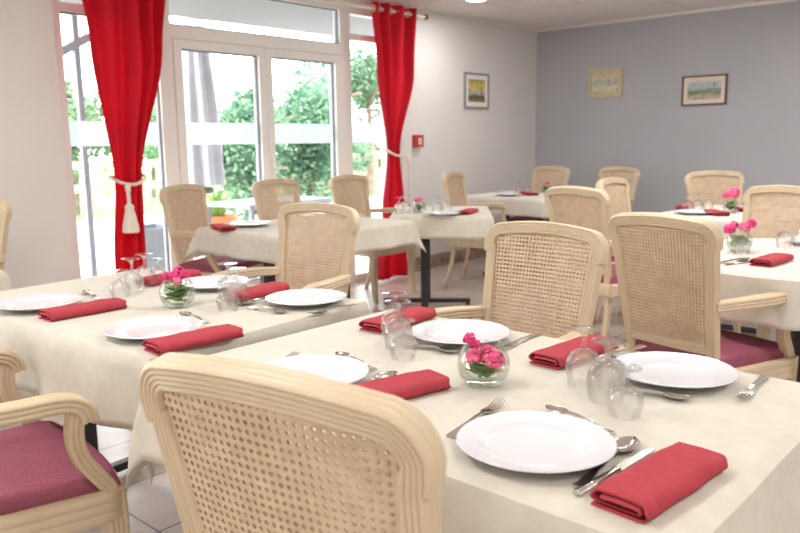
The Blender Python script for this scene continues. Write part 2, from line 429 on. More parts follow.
def make_chair():
    t = empty('cane_armchair')
    wood = M['wood']
    # seat frame: reeded rails, bowed front
    bm = bmesh.new()
    fr = [(-.215, -.235), (-.238, -.06), (-.262, .11), (-.25, .166), (-.13, .192), (0, .200), (.13, .192), (.25, .166), (.262, .11), (.238, -.06), (.215, -.235)]
    pts = [Vector((x, y, .405)) for x, y in fr]; pts = bez(pts, 50)
    sweep(bm, pts, reeded(.034, .07, 1, 3, .003), (0, 0, 1))
    box(bm, -.215, .215, -.25, -.217, .37, .44, .004)
    link('seat_frame', bm, wood, t)
    # cushion
    bm = bmesh.new(); NU, NV = 24, 22; g = []
    for j in range(NV + 1):
        row = []
        v_ = j / NV * 2 - 1
        for i in range(NU + 1):
            u_ = i / NU * 2 - 1
            su = math.copysign(1 - (1 - abs(u_)) ** 1.6, u_); sv = math.copysign(1 - (1 - abs(v_)) ** 1.6, v_)
            y = -.018 + sv * .200; hw = .208 + (y + .215) * .115
            if sv > 0: y += .018 * (1 - su * su)
            e = (1 - abs(su) ** 5) * (1 - abs(sv) ** 5)
            z = .448 + .030 * min(1, e * 6) ** .5 + .026 * (1 - su * su) * (1 - sv * sv)
            row.append(bm.verts.new((su * hw, y, z)))
        g.append(row)
    for j in range(NV):
        for i in range(NU): bm.faces.new((g[j][i], g[j][i + 1], g[j + 1][i + 1], g[j + 1][i]))
    rim = g[0] + [r_[-1] for r_ in g[1:]] + g[-1][-2::-1] + [r_[0] for r_ in g[-2:0:-1]]
    low = [bm.verts.new((v_.co.x, v_.co.y, .425)) for v_ in rim]
    for a in range(len(rim)):
        b_ = (a + 1) % len(rim); bm.faces.new((rim[a], rim[b_], low[b_], low[a]))
    bm.faces.new(low[::-1])
    link('seat_cushion', bm, M['cushion'], t)
    # back: stiles + bottom rail
    bm = bmesh.new()
    def hw(z): return .176 + (z - .5) * .065
    for s in (-1, 1):
        path = [bp_(s * hw(z), z) for z in [.40 + .50 * k / 14 for k in range(15)]]
        sweep(bm, path, reeded(.034, .030, 4, 3, .0028), BN)
    path = [bp_(u, .508) for u in [(-.178 + .356 * k / 16) for k in range(17)]]
    sweep(bm, path, reeded(.034, .022, 3, 1, .0025), BN)
    fb = link('backrest_frame', bm, wood, t)
    # double caning, every hole open: one panel on the back face, one on the front
    for off in (.008, -.008):
        bm = bmesh.new(); pitch = .0128
        z0, z1 = .520, .949
        nz_ = int((z1 - z0) / pitch); nx_ = 29; vs = {}
        def V(i, j, dx=0., dz=0.):
            key = (round(i + dx, 3), round(j + dz, 3))
            if key not in vs:
                z = z0 + (j + dz) / nz_ * (z1 - z0); h = hw(z) - .010
                vs[key] = bm.verts.new(bp_((-1 + 2 * (i + dx) / nx_) * h, z) + BN * off)
            return vs[key]
        q, d_ = .225, .395
        for j in range(nz_):
            for i in range(nx_):
                c = [V(i, j), V(i + 1, j), V(i + 1, j + 1), V(i, j + 1)]
                hs = [V(i, j, x, y) for x, y in ((d_, q), (1 - d_, q), (1 - q, d_), (1 - q, 1 - d_), (1 - d_, 1 - q), (d_, 1 - q), (q, 1 - d_), (q, d_))]
                bm.faces.new((c[0], c[1], hs[1], hs[0])); bm.faces.new((c[1], hs[2], hs[1]))
                bm.faces.new((c[1], c[2], hs[3], hs[2])); bm.faces.new((c[2], hs[4], hs[3]))
                bm.faces.new((c[2], c[3], hs[5], hs[4])); bm.faces.new((c[3], hs[6], hs[5]))
                bm.faces.new((c[3], c[0], hs[7], hs[6])); bm.faces.new((c[0], hs[0], hs[7]))
        o = link('cane_panel', bm, M['cane'], fb, smooth=False)
        sm = o.modifiers.new('thick', 'SOLIDIFY'); sm.thickness = .002; sm.offset = 0
    # top rail: arched, turning down at both ends into shoulders wider than the stiles
    bm = bmesh.new(); half = []
    zs, zt_, rr = .880, .955, .046
    hs_ = hw(.9) + .008
    for k in range(4): half.append((hs_ - .004 * (3 - k) / 3, zs + (zt_ - rr - zs) * k / 3))
    for k in range(1, 11):
        a = PI / 2 * k / 10; half.append((hs_ - rr + rr * math.cos(a), zt_ - rr + rr * math.sin(a)))
    n_ = 12; ux = hs_ - rr
    top = [(ux * (1 - k / n_), zt_ + .012 * (1 - (1 - k / n_) ** 2)) for k in range(1, n_ + 1)]
    right = half + top
    pts = right + [(-u, z) for u, z in right[-2::-1]]
    path = [bp_(u, z) for u, z in pts]
    sweep(bm, path, reeded(.038, .036, 5, 3, .0030), BN)
    link('top_rail', bm, wood, t)
    # arms and their posts
    for s in (-1, 1):
        bm = bmesh.new()
        path = bez([(s * .196, -.250, .674), (s * .236, -.15, .680), (s * .262, -.04, .682), (s * .268, .04, .682), (s * .270, .085, .672), (s * .270, .108, .648), (s * .270, .112, .629)], 36)
        sc_ = [(.85 + .15 * min(1, k / 12), .75 + .25 * min(1, k / 12)) for k in range(len(path))]
        sweep(bm, path, reeded(.036, .044, 3, 4, .0030), (1, 0, 0), sc_)
        ar = link('armrest', bm, wood, t)
        bm = bmesh.new()
        path = bez([(s * .268, .088, .657), (s * .264, .080, .60), (s * .258, .092, .54), (s * .255, .122, .49), (s * .250, .152, .445), (s * .248, .158, .40)], 24)
        sweep(bm, path, reeded(.034, .034, 3, 3, .0025), (0, 1, .3))
        link('arm_post', bm, wood, ar)
    # legs
    for s in (-1, 1):
        bm = bmesh.new()
        path = bez([(s * .248, .160, .44), (s * .247, .166, .33), (s * .243, .166, .18), (s * .247, .178, .06), (s * .252, .192, .0)], 20)
        sc_ = [1.12 - .52 * k / (len(path) - 1) for k in range(len(path))]
        sweep(bm, path, reeded(.046, .046, 4, 4, .0025), (0, 1, 0), sc_)
        link('leg', bm, wood, t)
        bm = bmesh.new()
        path = bez([(s * .178, -.208, .46), (s * .186, -.215, .32), (s * .196, -.245, .15), (s * .204, -.300, .0)], 18)
        sc_ = [1.0 - .38 * k / (len(path) - 1) for k in range(len(path))]
        sweep(bm, path, reeded(.036, .036, 3, 3, .0022), (0, 1, 0), sc_)
        link('leg', bm, wood, t)
    return t

CH = make_chair(); ch_used = [False]
def chair(x, y, deg, label, group=None, back=True):
    """x, y: middle of the top of the back (or the seat centre); deg: facing, clockwise from +Y"""
    o = CH if not ch_used[0] else copy_tree(CH); ch_used[0] = True
    th = R(deg)
    if back: x += .317 * math.sin(th); y += .317 * math.cos(th)
    o.location = (x, y, 0); o.rotation_euler = (0, 0, -th)
    tag(o, label, 'chair', group or 'cane-backed dining armchairs')
    return o
chair(-.711, .536, -9.5, 'cream armchair nearest the camera, its cane back cut off by the bottom edge')
chair(-1.292, 2.155, 184, 'cane armchair facing us across the nearest table, behind its fish-bowl vase')
chair(-1.126, 2.619, 13, 'armchair turned away from the nearest table, its burgundy seat and right arm showing')
chair(-2.537, 2.298, 174, 'cane armchair on the far side of the left table, facing us')
chair(-1.945, .685, 6, 'armchair at lower left with burgundy seat, its back outside the picture', back=False)
chair(-4.422, 1.574, 165, 'armchair cut off by the left picture edge, against the white wall')
chair(-4.585, 2.873, 70, 'armchair by the glass doors nearest the left red curtain, with dark purple seat')
chair(-4.61, 3.70, 88, 'armchair between the two other chairs in front of the glass doors')
chair(-4.60, 4.46, 86, 'armchair in front of the right side window, nearest the right red curtain')
chair(-4.150, 5.283, 74, 'pale armchair seen from the side against the white wall, left of the corner table')
chair(-4.102, 6.909, 186, 'armchair in the room corner behind the posy of the corner table')
chair(-3.367, 6.929, 192, 'armchair backed against the grey wall, its top just showing below the yellow picture')
chair(-2.18, 3.90, 12, 'armchair with its back to us, directly behind the cane chair of the nearest table')
chair(-2.46, 4.90, 88, 'armchair half covered by another chair back, below the yellow picture')
chair(-2.278, 6.342, 142, 'armchair facing us below the dark-framed picture, behind red napkins')
chair(-1.229, 4.517, 198, 'armchair behind the round table at the right picture edge')

# ---------------------------------------------------------------- tables
def cloth_mesh(a, b_, drop, seed, h=.7515, flare=(.06, .06, .06, .06), fold=.012):
    """a x b: half sizes of the top; the cloth hangs DROP below it, corners fall in points. flare: +x, +y, -x, -y"""
    rnd = random.Random(seed); ph = [rnd.uniform(0, 6.28) for _ in range(8)]
    bm = bmesh.new(); st = .022
    nu = int(2 * (a + drop) / st); nv = int(2 * (b_ + drop) / st); g = []
    for j in range(nv + 1):
        row = []
        for i in range(nu + 1):
            s = -(a + drop) + 2 * (a + drop) * i / nu; q = -(b_ + drop) + 2 * (b_ + drop) * j / nv
            cx = max(-a, min(a, s)); cy = max(-b_, min(b_, q)); p, w = s - cx, q - cy
            r = math.hypot(p, w)
            if r < 1e-9:
                row.append(bm.verts.new((s, q, h + .0006 * math.sin(3 * s + ph[0]) * math.sin(4 * q + ph[1])))); continue
            nx, ny = p / r, w / r
            fl = abs(nx) * (flare[0] if nx > 0 else flare[2]) + abs(ny) * (flare[1] if ny > 0 else flare[3])
            corner = abs(nx * ny) * 2
            rr = .014                                # edge rounding
            if r < rr * PI / 2: e, dz = rr * math.sin(r / rr), rr * (1 - math.cos(r / rr))
            else: e, dz = rr, rr + r - rr * PI / 2
            amt = min(1, r / max(drop, .01))
            rip = fold * (.35 if fl < .03 else 1) * amt * (math.sin(11 * s + ph[2]) * abs(ny) + math.sin(12 * q + ph[3]) * abs(nx) + .5 * math.sin(23 * s + ph[4]) * abs(ny) + .5 * math.sin(25 * q + ph[5]) * abs(nx))
            ang = math.atan2(abs(w), abs(p))
            cf = corner * amt * .030 * math.cos(4 * (ang - PI / 4)) if fl >= .03 else 0
            e2 = e + dz * fl + rip + cf + corner * dz * .10
            e2 = max(e2, .003)
            row.append(bm.verts.new((cx + nx * e2, cy + ny * e2, h - dz)))
        g.append(row)
    for j in range(nv):
        for i in range(nu): bm.faces.new((g[j][i], g[j][i + 1], g[j + 1][i + 1], g[j + 1][i]))
    return bm

def cloth_round(rad, drop, seed, h=.7515):
    rnd = random.Random(seed); bm = bmesh.new(); N = 120
    rs = [0.001] + [rad * k / 10 for k in range(1, 11)] + [rad + drop * k / 12 for k in range(1, 13)]
    rings = []
    for r in rs:
        ring = []
        for k in range(N):
            a = 2 * PI * k / N
            if r <= rad: R_, z = r, h
            else:
                d = r - rad; rr = .014
                if d < rr * PI / 2: e, dz = rr * math.sin(d / rr), rr * (1 - math.cos(d / rr))
                else: e, dz = rr, rr + d - rr * PI / 2
                R_ = rad + e + dz * .05 + .016 * min(1, d / drop) * math.sin(17 * a + 1.3 * math.sin(3 * a + seed)); z = h - dz
            ring.append(bm.verts.new((R_ * math.cos(a), R_ * math.sin(a), z)))
        rings.append(ring)
    bm.faces.new(rings[0])
    for r0, r1 in zip(rings, rings[1:]):
        for k in range(N): bm.faces.new((r0[k], r0[(k + 1) % N], r1[(k + 1) % N], r1[k]))
    return bm

TABLES = {}
def table(key, x, y, deg, a, b_, drop, label, clabel, cm, seed, flare=(.06,) * 4, cols=None, along='x', round_=0):
    rz = R(deg)
    t = empty('dining_table', (x, y, 0), rz); tag(t, label, 'table', 'dining tables')
    bm = bmesh.new()
    if round_: lathe(bm, [(0, .722), (round_ - .003, .722), (round_, .726), (round_, .746), (round_ - .004, .75), (0, .75)], 64)
    else: box(bm, -a + .002, a - .002, -b_ + .002, b_ - .002, .722, .75, .004)
    link('tabletop', bm, M['board'], t, smooth=False)
    if round_:
        bm = bmesh.new(); lathe(bm, [(0, .03), (.04, .03), (.04, .722), (0, .722)], 24); link('column', bm, M['black'], t)
        for k in range(4):
            bm = bmesh.new(); sweep(bm, [(.03 * math.cos(k * PI / 2 + .5), .03 * math.sin(k * PI / 2 + .5), .03), (.34 * math.cos(k * PI / 2 + .5), .34 * math.sin(k * PI / 2 + .5), .018)], [(-.02, -.015), (.02, -.015), (.02, .015), (-.02, .015)], (0, 0, 1))
            link('foot', bm, M['black'], t)
    else:
        for u, v in (cols or ((-a * .62, 0), (a * .62, 0))):
            bm = bmesh.new(); box(bm, u - .026, u + .026, v - .026, v + .026, .04, .70, .004); link('column', bm, M['black'], t, smooth=False)
            bm = bmesh.new(); L = .335
            if along == 'x': box(bm, u - .02, u + .02, v - L, v + L, .018, .05, .004); fe = [(u, v - L + .02), (u, v + L - .02)]
            else: box(bm, u - L, u + L, v - .02, v + .02, .018, .05, .004); fe = [(u - L + .02, v), (u + L - .02, v)]
            fb = link('foot_bar', bm, M['black'], t, smooth=False)
            for fx, fy in fe:
                bm = bmesh.new(); box(bm, fx - .016, fx + .016, fy - .016, fy + .016, 0, .018); link('foot_pad', bm, M['black'], fb, smooth=False)
        bm = bmesh.new()
        w_ = .02
        rect = (-a + .16, a - .16, -b_ + .15, b_ - .15)
        for q in ((rect[0], rect[1], rect[2], rect[2] + w_), (rect[0], rect[1], rect[3] - w_, rect[3]), (rect[0], rect[0] + w_, rect[2], rect[3]), (rect[1] - w_, rect[1], rect[2], rect[3])):
            box(bm, *q, .70, .722)
        for u, v in (cols or ((-a * .62, 0), (a * .62, 0))):
            if along == 'x': box(bm, u - .02, u + .02, rect[2], rect[3], .70, .722)
            else: box(bm, rect[0], rect[1], v - .02, v + .02, .70, .722)
        link('under_frame', bm, M['black'], t, smooth=False)
    bm = cloth_round(round_, drop, seed) if round_ else cloth_mesh(a, b_, drop, seed, flare=flare, fold=.02 if key == 'left' else .012)
    c = link('tablecloth', bm, cm, None, loc=(x, y, 0), normals=True); c.rotation_euler = (0, 0, rz)
    so = c.modifiers.new('thick', 'SOLIDIFY'); so.thickness = .0014; so.offset = 1
    tag(c, clabel, 'tablecloth', 'cream tablecloths')
    TABLES[key] = (x, y, rz)
ZTB = .7535
table('near', -.935, 1.275, 0, .60, .40, .215, 'table in the foreground right, hidden under its cream cloth', 'cream damask cloth on the nearest table, under the fish-bowl vase', M['cloth'], 3, (.05, .05, .015, .08), ((-.44, 0), (.44, 0)))
table('left', -2.235, 1.255, 4.5, .585, .395, .205, 'table at left with black legs under the cloth, beside the nearest table', 'cream cloth on the left table, sagging toward the lower left armchair', M['cloth'], 5, (.008, .06, .06, .05), ((-.43, 0), (.43, 0)))
table('mid', -3.60, 3.15, 0, .40, .53, .155, 'black-legged table in front of the glass doors, its under-frame showing', 'cream cloth on the table in front of the glass doors', M['cloth'], 8, (.05,) * 4, ((0, -.32), (0, .30)), 'y')
table('bend', -3.485, 4.33, 38, .34, .40, .16, 'black T-footed table set askew beyond the table at the glass doors', 'cream cloth on the askew table with a small vase, before the right curtain', M['cloth'], 11, (.05,) * 4, ((-.12, -.2), (-.12, .27)), 'y')
table('corner', -3.72, 6.05, 0, .60, .40, .16, 'table in the corner between white and grey walls', 'ivory cloth on the corner table between white and grey walls', M['cloth_ivory'], 13, (.05,) * 4)
table('back', -1.74, 5.32, 0, .41, .55, .2, 'table before the grey wall, under the dark-framed picture', 'ivory cloth on the table below the dark-framed picture', M['cloth_ivory'], 15, (.05,) * 4, ((0, -.3), (0, .3)), 'y')
table('round', -.86, 3.52, 0, .6, .6, .19, 'round black-footed table at the right picture edge', 'ivory round cloth hanging in folds at the right picture edge', M['cloth_ivory'], 17, round_=.60)
table('edge', -3.82, .81, 0, .53, .40, .18, 'table mostly outside the left picture edge, under a cream cloth', 'cream cloth cut off by the left picture edge, before the white wall', M['cloth'], 19, (.05,) * 4)

# ---------------------------------------------------------------- tableware
protos = {}
def place(key, maker, x, y, deg=0, z=ZTB, label=None, cat=None, group=None, s=None):
    if key not in protos: o = protos[key] = maker()
    else: o = copy_tree(protos[key])
    o.location = (x, y, z); o.rotation_euler = (0, 0, R(deg))
    if s: o.scale = (s,) * 3
    return tag(o, label, cat, group)

def mk_plate():
    bm = bmesh.new()
    lathe(bm, [(0, .004), (.052, .004), (.060, .0), (.064, .0), (.066, .004), (.085, .008), (.105, .013), (.1335, .019), (.1355, .0205), (.1335, .0225), (.105, .0175), (.094, .0152), (.088, .0115), (.07, .0085), (0, .0078)], 72)
    for v in bm.verts: v.co.x *= .94; v.co.y *= .94
    return link('dinner_plate', bm, M['china'])
def mk_glass(h, rb):
    """stemmed balloon glass standing upside down on its rim"""
    rim = rb * .82
    bm = bmesh.new(); t = .0014; s = h / .14
    out = [(rim, 0), (rb * .93, .022 * s), (rb, .043 * s), (rb * .93, .064 * s), (rb * .68, .080 * s), (rb * .30, .089 * s), (.0075, .094 * s), (.0052, .102 * s), (.0050, .116 * s), (.007, .127 * s), (.014, .134 * s), (rb * .84, .1385 * s), (rb * .85, .140 * s), (.012, .1415 * s), (0, .1416 * s)]
    inn = [(rim - t, 0), (rb * .93 - t, .022 * s), (rb - t, .043 * s), (rb * .93 - t, .063 * s), (rb * .67 - t, .078 * s), (rb * .28, .0865 * s), (0, .0885 * s)]
    lathe(bm, inn[::-1] + out, 40)
    return link('wine_glass', bm, M['glass'])
def mk_big(): return mk_glass(.118, .0375)
def mk_small(): return mk_glass(.090, .0335)

def mk_spoon(L=.215, k=1.12):
    bm = bmesh.new(); n = 18; g = []
    for j in range(n + 1):                              # bowl, facing up
        v = j / n; y = v * .062 * k; w = .0205 * k * math.sin(PI * min(1, (v * .93 + .07))) ** .62 * (1.0 - .12 * v)
        row = []
        for i in range(11):
            u = i / 10 * 2 - 1
            row.append(bm.verts.new((u * w, y, .0105 - .0088 * (1 - u * u) * math.sin(PI * (.05 + .9 * v)) ** .8)))
        g.append(row)
    for j in range(n):
        for i in range(10): bm.faces.new((g[j][i], g[j][i + 1], g[j + 1][i + 1], g[j + 1][i]))
    path = bez([(0, .004, .0100), (0, -.02, .0115), (0, -.06, .0085), (0, -(L - .062) * .8, .0035), (0, -(L - .062 * k), .0030)], 20)
    prof = [(-.0035, -.0010), (.0035, -.0010), (.0035, .0010), (-.0035, .0010)]
    sweep(bm, path, prof, (0, 0, 1), [(.8 + 1.6 * (i / (len(path) - 1)) ** 2, 1) for i in range(len(path))])
    o = link('table_spoon', bm, M['steel'])
    so = o.modifiers.new('thick', 'SOLIDIFY'); so.thickness = .0012; so.offset = 1
    return o
def mk_tea(): o = mk_spoon(.155, .80); o.name = 'dessert_spoon'; return o
def mk_fork():
    bm = bmesh.new()
    for i in range(4):
        x = (i - 1.5) * .0062
        sweep(bm, [(x, .0, .0035), (x, .02, .0030), (x, .045, .0075), (x, .054, .011)], [(-.0014, -.001), (.0014, -.001), (.0014, .001), (-.0014, .001)], (0, 0, 1), [1, 1, .9, .5])
    sweep(bm, [(0, .004, .0036), (0, -.008, .0045), (0, -.018, .006), (0, -.024, .007)], [(-.0112, -.001), (.0112, -.001), (.0112, .001), (-.0112, .001)], (0, 0, 1), [(1, 1), (1, 1), (.7, 1), (.3, 1)])
    path = bez([(0, -.022, .007), (0, -.05, .008), (0, -.09, .0055), (0, -.145, .0025)], 18)
    sweep(bm, path, [(-.0035, -.0011), (.0035, -.0011), (.0035, .0011), (-.0035, .0011)], (0, 0, 1), [(.8 + 1.6 * (i / (len(path) - 1)) ** 2, 1) for i in range(len(path))])
    return link('table_fork', bm, M['steel'])
def mk_knife():
    bm = bmesh.new()
    P = [(-.0085, -.002), (-.009, .03), (-.0085, .075), (-.004, .102), (.004, .110), (.0075, .104), (.0075, 0)]
    a = [bm.verts.new((x, y, .0030)) for x, y in P]; b_ = [bm.verts.new((x, y, .0042)) for x, y in P]
    bm.faces.new(a[::-1]); bm.faces.new(b_)
    for i in range(len(P)): bm.faces.new((a[i], a[(i + 1) % len(P)], b_[(i + 1) % len(P)], b_[i]))
    path = bez([(0, .004, .0036), (0, -.02, .004), (0, -.06, .0045), (0, -.112, .0045)], 14)
    sweep(bm, path, circ(.0042, 8), (0, 0, 1), [(1.0 + .9 * i / (len(path) - 1), .75 + .2 * i / (len(path) - 1)) for i in range(len(path))])
    return link('table_knife', bm, M['steel'])
def mk_napkin():
    """rolled-flat linen: a strip wound in flat turns, length along Y"""
    bm = bmesh.new()
    def arc(cx, cz, r, a0, a1, n=7): return [(cx + r * math.cos(R(a0 + (a1 - a0) * i / n)), cz + r * math.sin(R(a0 + (a1 - a0) * i / n))) for i in range(n + 1)]
    w = .040
    cl = [(-w, .002), (-.01, .002)] + arc(w - .012, .0135, .0115, -90, 90) + [(0, .0262), (-w + .012, .0250)] + arc(-w + .009, .0170, .0080, 90, 250) + [(-.01, .0088), (.015, .0090)] + arc(w - .015, .0140, .0050, -90, 90, 5) + [(.0, .0195), (-w + .014, .0185)]
    t = .0017; top, bot = [], []
    for i, p in enumerate(cl):
        a, b_ = Vector(cl[max(i - 1, 0)]), Vector(cl[min(i + 1, len(cl) - 1)])
        d = (b_ - a).normalized(); nn = Vector((-d.y, d.x))
        top.append(Vector(p) + nn * t); bot.append(Vector(p) - nn * t)
    prof = top + bot[::-1]; n = 16; rings = []
    for k in range(n + 1):
        y = -.107 + .214 * k / n; e = 1 - .05 * (2 * k / n - 1) ** 2
        dz = 1 + .03 * math.sin(k * 1.1)
        rings.append([bm.verts.new((p.x * e + .001 * math.sin(k * .8 + p.y * 90), y + (.003 * math.sin(p.y * 300) if k in (0, n) else 0), max(.0003, p.y * dz))) for p in prof])
    m = len(prof)
    for r0, r1 in zip(rings, rings[1:]):
        for k in range(m): bm.faces.new((r0[k], r0[(k + 1) % m], r1[(k + 1) % m], r1[k]))
    for r_ in (rings[0], rings[-1]):
        h_ = m // 2
        for i in range(h_ - 1): bm.faces.new((r_[i], r_[i + 1], r_[m - 2 - i], r_[m - 1 - i]))
    for v in bm.verts: v.co.x *= 1.12; v.co.y *= 1.09
    return link('folded_napkin', bm, M['napkin'])

def mk_vase():
    t = empty('bowl_vase')
    bm = bmesh.new(); th = .0018
    out = [(0, 0), (.028, 0), (.036, .003), (.049, .018), (.055, .038), (.053, .058), (.045, .076), (.0395, .084), (.0405, .088)]
    inn = [(.0385, .0875), (.0375, .084), (.043, .0755), (.051, .058), (.053, .038), (.047, .019), (.034, .006), (0, .0045)]
    lathe(bm, out + inn, 44); link('glass_bowl', bm, M['bowl'], t)
    bm = bmesh.new()
    lathe(bm, [(0, .0052), (.033, .0066), (.0462, .0193), (.0522, .038), (.0518, .042), (0, .042)], 44)
    link('water', bm, M['water'], t)
    return t
def blossom(bm, c, r, n, rnd):
    """many overlapping cupped petals round a centre"""
    for k in range(n):
        z = 1 - 1.7 * (k + .5) / n; a = k * 2.39996 + rnd.uniform(-.3, .3); s = math.sqrt(max(0, 1 - z * z))
        d = Vector((s * math.cos(a), s * math.sin(a), z)); c0 = Vector(c) + d * r * .55
        tq = d.orthogonal().normalized(); tq.rotate(Matrix.Rotation(rnd.uniform(0, 6.28), 3, d)); b2 = d.cross(tq)
        w = r * rnd.uniform(.26, .42); rows = []; c0 += d * r * rnd.uniform(-.25, .35)
        for j in range(4):
            v = j / 3; row = []
            for i in range(4):
                u = (i / 3 * 2 - 1); wd = w * math.sin(PI * (.18 + .62 * v)) ** .7
                row.append(bm.verts.new(c0 + tq * (v - .35) * 2 * w + b2 * u * wd + d * (r * .45 * (1 - .9 * u * u * .5) - w * .9 * (v - .45) ** 2)))
            rows.append(row)
        for j in range(3):
            for i in range(3): bm.faces.new((rows[j][i], rows[j][i + 1], rows[j + 1][i + 1], rows[j + 1][i]))
def leafy(bm, base, tip, w, up=(0, 0, 1)):
    A, B = Vector(base), Vector(tip); d = B - A; s = d.cross(Vector(up)).normalized(); nn = s.cross(d).normalized(); rows = []
    for j in range(6):
        v = j / 5; p = A + d * v + nn * (.18 * d.length * math.sin(PI * v))
        ww = w * math.sin(PI * min(.97, .06 + .92 * v)) ** .8
        rows.append([bm.verts.new(p + s * ww * u + nn * (-.12 * w * (1 - abs(u)))) for u in (-1, -.5, 0, .5, 1)])
    for j in range(5):
        for i in range(4): bm.faces.new((rows[j][i], rows[j][i + 1], rows[j + 1][i + 1], rows[j + 1][i]))
def posy(x, y, seed, flowers, leaves, label, s=1.0, z=ZTB):
    rnd = random.Random(seed); t = empty('flower_posy', (x, y, z), R(42)); tag(t, label, 'flowers', 'posies in the bowl vases'); t.scale = (s,) * 3
    for (fx, fy, fz, r, m) in flowers:
        bm = bmesh.new(); blossom(bm, (fx, fy, fz), r, 64, rnd); b_ = link('blossom', bm, M[m], t, normals=False)
        bm = bmesh.new(); sweep(bm, bez([(fx * .3, fy * .3, .012), (fx * .7, fy * .7, fz * .6), (fx, fy, fz)], 8), circ(.0013, 6), (1, 0, 0)); link('stem', bm, M['leaf'], b_)
    for k in range(int(leaves * 1.7)):
        a = rnd.uniform(0, 6.28); z0 = rnd.uniform(.014, .058); r = rnd.uniform(.030, .046)
        bm = bmesh.new(); leafy(bm, (.008 * math.cos(a), .008 * math.sin(a), z0), (r * math.cos(a), r * math.sin(a), z0 + rnd.uniform(-.002, .018)), rnd.uniform(.015, .024))
        link('leaf', bm, M['leaf'], t, normals=False)
    return t

# --- nearest table
G = 'dinner plates laid on the tables'; GN = 'folded red napkins'; GG = 'upturned wine glasses'; GC = 'cutlery laid by the plates'
def plate(x, y, lab): place('plate', mk_plate, x, y, 0, ZTB, lab, 'plate', G)
def napkin(x, y, deg, lab): place('napkin', mk_napkin, x, y, deg, ZTB, lab, 'napkin', GN)
def spoon(x, y, deg, lab): place('spoon', mk_spoon, x, y, deg, ZTB, lab, 'spoon', GC)
def tea(x, y, deg, lab): place('tea', mk_tea, x, y, deg, ZTB, lab, 'spoon', GC)
def fork(x, y, deg, lab): place('fork', mk_fork, x, y, deg, ZTB, lab, 'fork', GC)
def knife(x, y, deg, lab): place('knife', mk_knife, x, y, deg, ZTB, lab, 'knife', GC)
def glass(x, y, big, lab): place('big' if big else 'small', mk_big if big else mk_small, x, y, 0, ZTB, lab, 'glass', GG)
def vase(x, y, lab, s=1): place('vase', mk_vase, x, y, 0, ZTB, lab, 'vase', 'fish-bowl flower vases', s)
# --- nearest table
plate(-.625, 1.015, 'white plate nearest the camera, between a fork and a table spoon')
plate(-.612, 1.530, 'white plate at the far right of the nearest table, before the burgundy seat')
plate(-1.155, 1.508, 'white plate behind the fish-bowl vase of the nearest table')
plate(-1.190, 1.030, 'white plate half hidden by the nearest chair back')
napkin(-.416, 1.018, -5, 'red folded napkin nearest the camera, beside the table spoon')
napkin(-.850, 1.545, -5, 'red napkin behind the upturned glasses on the right of the nearest table')
napkin(-1.385, 1.530, 3, 'red napkin behind the left group of glasses on the nearest table')
napkin(-.990, 1.065, -14, 'red napkin beside the plate half hidden by the nearest chair')
spoon(-.516, 1.083, 4, 'large spoon lying between the nearest plate and the nearest napkin')
knife(-.490, 1.030, -3, 'knife beside the large spoon at the nearest plate')
fork(-.788, 1.115, 9, 'fork to the left of the nearest plate, only tines and handle end showing')
tea(-.665, 1.182, 76, 'dessert spoon lying across the top of the nearest plate')
fork(-.458, 1.515, -176, 'fork at the right end of the nearest table, tines toward us')
tea(-.575, 1.398, -80, 'dessert spoon below the far right plate, beside the small glass')
spoon(-.772, 1.58, 178, 'spoon between the far right plate and its red napkin')
tea(-1.120, 1.382, -80, 'dessert spoon just left of the fish-bowl vase, before a plate')
fork(-1.015, 1.53, -176, 'fork beside the plate behind the fish-bowl vase, close to the cane chair')
spoon(-1.066, 1.105, 6, 'spoon between the half hidden plate and its red napkin')
tea(-1.235, 1.188, 78, 'dessert spoon above the half hidden plate')
fork(-1.345, 1.085, 12, 'fork left of the plate half hidden by the nearest chair')
glass(-.590, 1.262, 0, 'small upturned glass nearest the camera, in front of the far right plate')
glass(-.655, 1.315, 1, 'upturned glass standing second in the right group of the nearest table')
glass(-.735, 1.375, 1, 'upturned glass farthest left in the right group of the nearest table')
glass(-.690, 1.400, 0, 'upturned glass at the back of the right group, touching the red napkin')
glass(-1.150, 1.285, 0, 'small upturned glass in front of the left group on the nearest table')
glass(-1.215, 1.340, 1, 'upturned glass in the middle of the left group on the nearest table')
glass(-1.285, 1.405, 1, 'upturned glass at the back of the left group on the nearest table')
vase(-.893, 1.245, 'clear fish-bowl vase in the middle of the nearest table')
posy(-.893, 1.245, 3, [(-.030, -.006, .096, .011, 'petal_red'), (-.018, -.004, .083, .010, 'petal_red'), (-.022, -.014, .060, .015, 'petal'), (.018, -.020, .053, .019, 'petal'), (.008, .014, .060, .014, 'petal_red')], 20, 'pink blossoms with green leaves in the bowl on the nearest table', z=ZTB + .003)
# --- left table
plate(-1.815, 1.035, 'white plate at the front right of the left table')
plate(-1.800, 1.555, 'white plate in front of the cane chair on the far side of the left table')
plate(-2.410, .985, 'white plate at the left picture edge')
plate(-2.265, 1.530, 'white plate behind the vase of the left table')
napkin(-1.642, 1.045, -3, 'red napkin at the right front corner of the left table')
napkin(-2.215, 1.035, 0, 'red napkin at the front left of the left table, beside the edge plate')
napkin(-2.015, 1.530, 12, 'red napkin before the cane chair at the far side of the left table')
napkin(-2.500, 1.500, 8, 'red napkin glimpsed behind the blossoms of the left table')
tea(-1.915, 1.205, 84, 'dessert spoon above the front right plate of the left table')
tea(-2.480, 1.180, 80, 'dessert spoon above the plate at the left picture edge')
tea(-1.775, 1.405, -83, 'dessert spoon nearest the near-table edge, before the far plate of the left table')
spoon(-1.925, 1.45, 172, 'spoon beside the rolled napkin at the far side of the left table')
fork(-1.655, 1.49, -178, 'fork right of the far plate on the left table')
glass(-2.365, 1.235, 0, 'small upturned glass first in the row before the left curtain foot')
glass(-2.400, 1.300, 1, 'upturned glass second in the row before the left curtain foot')
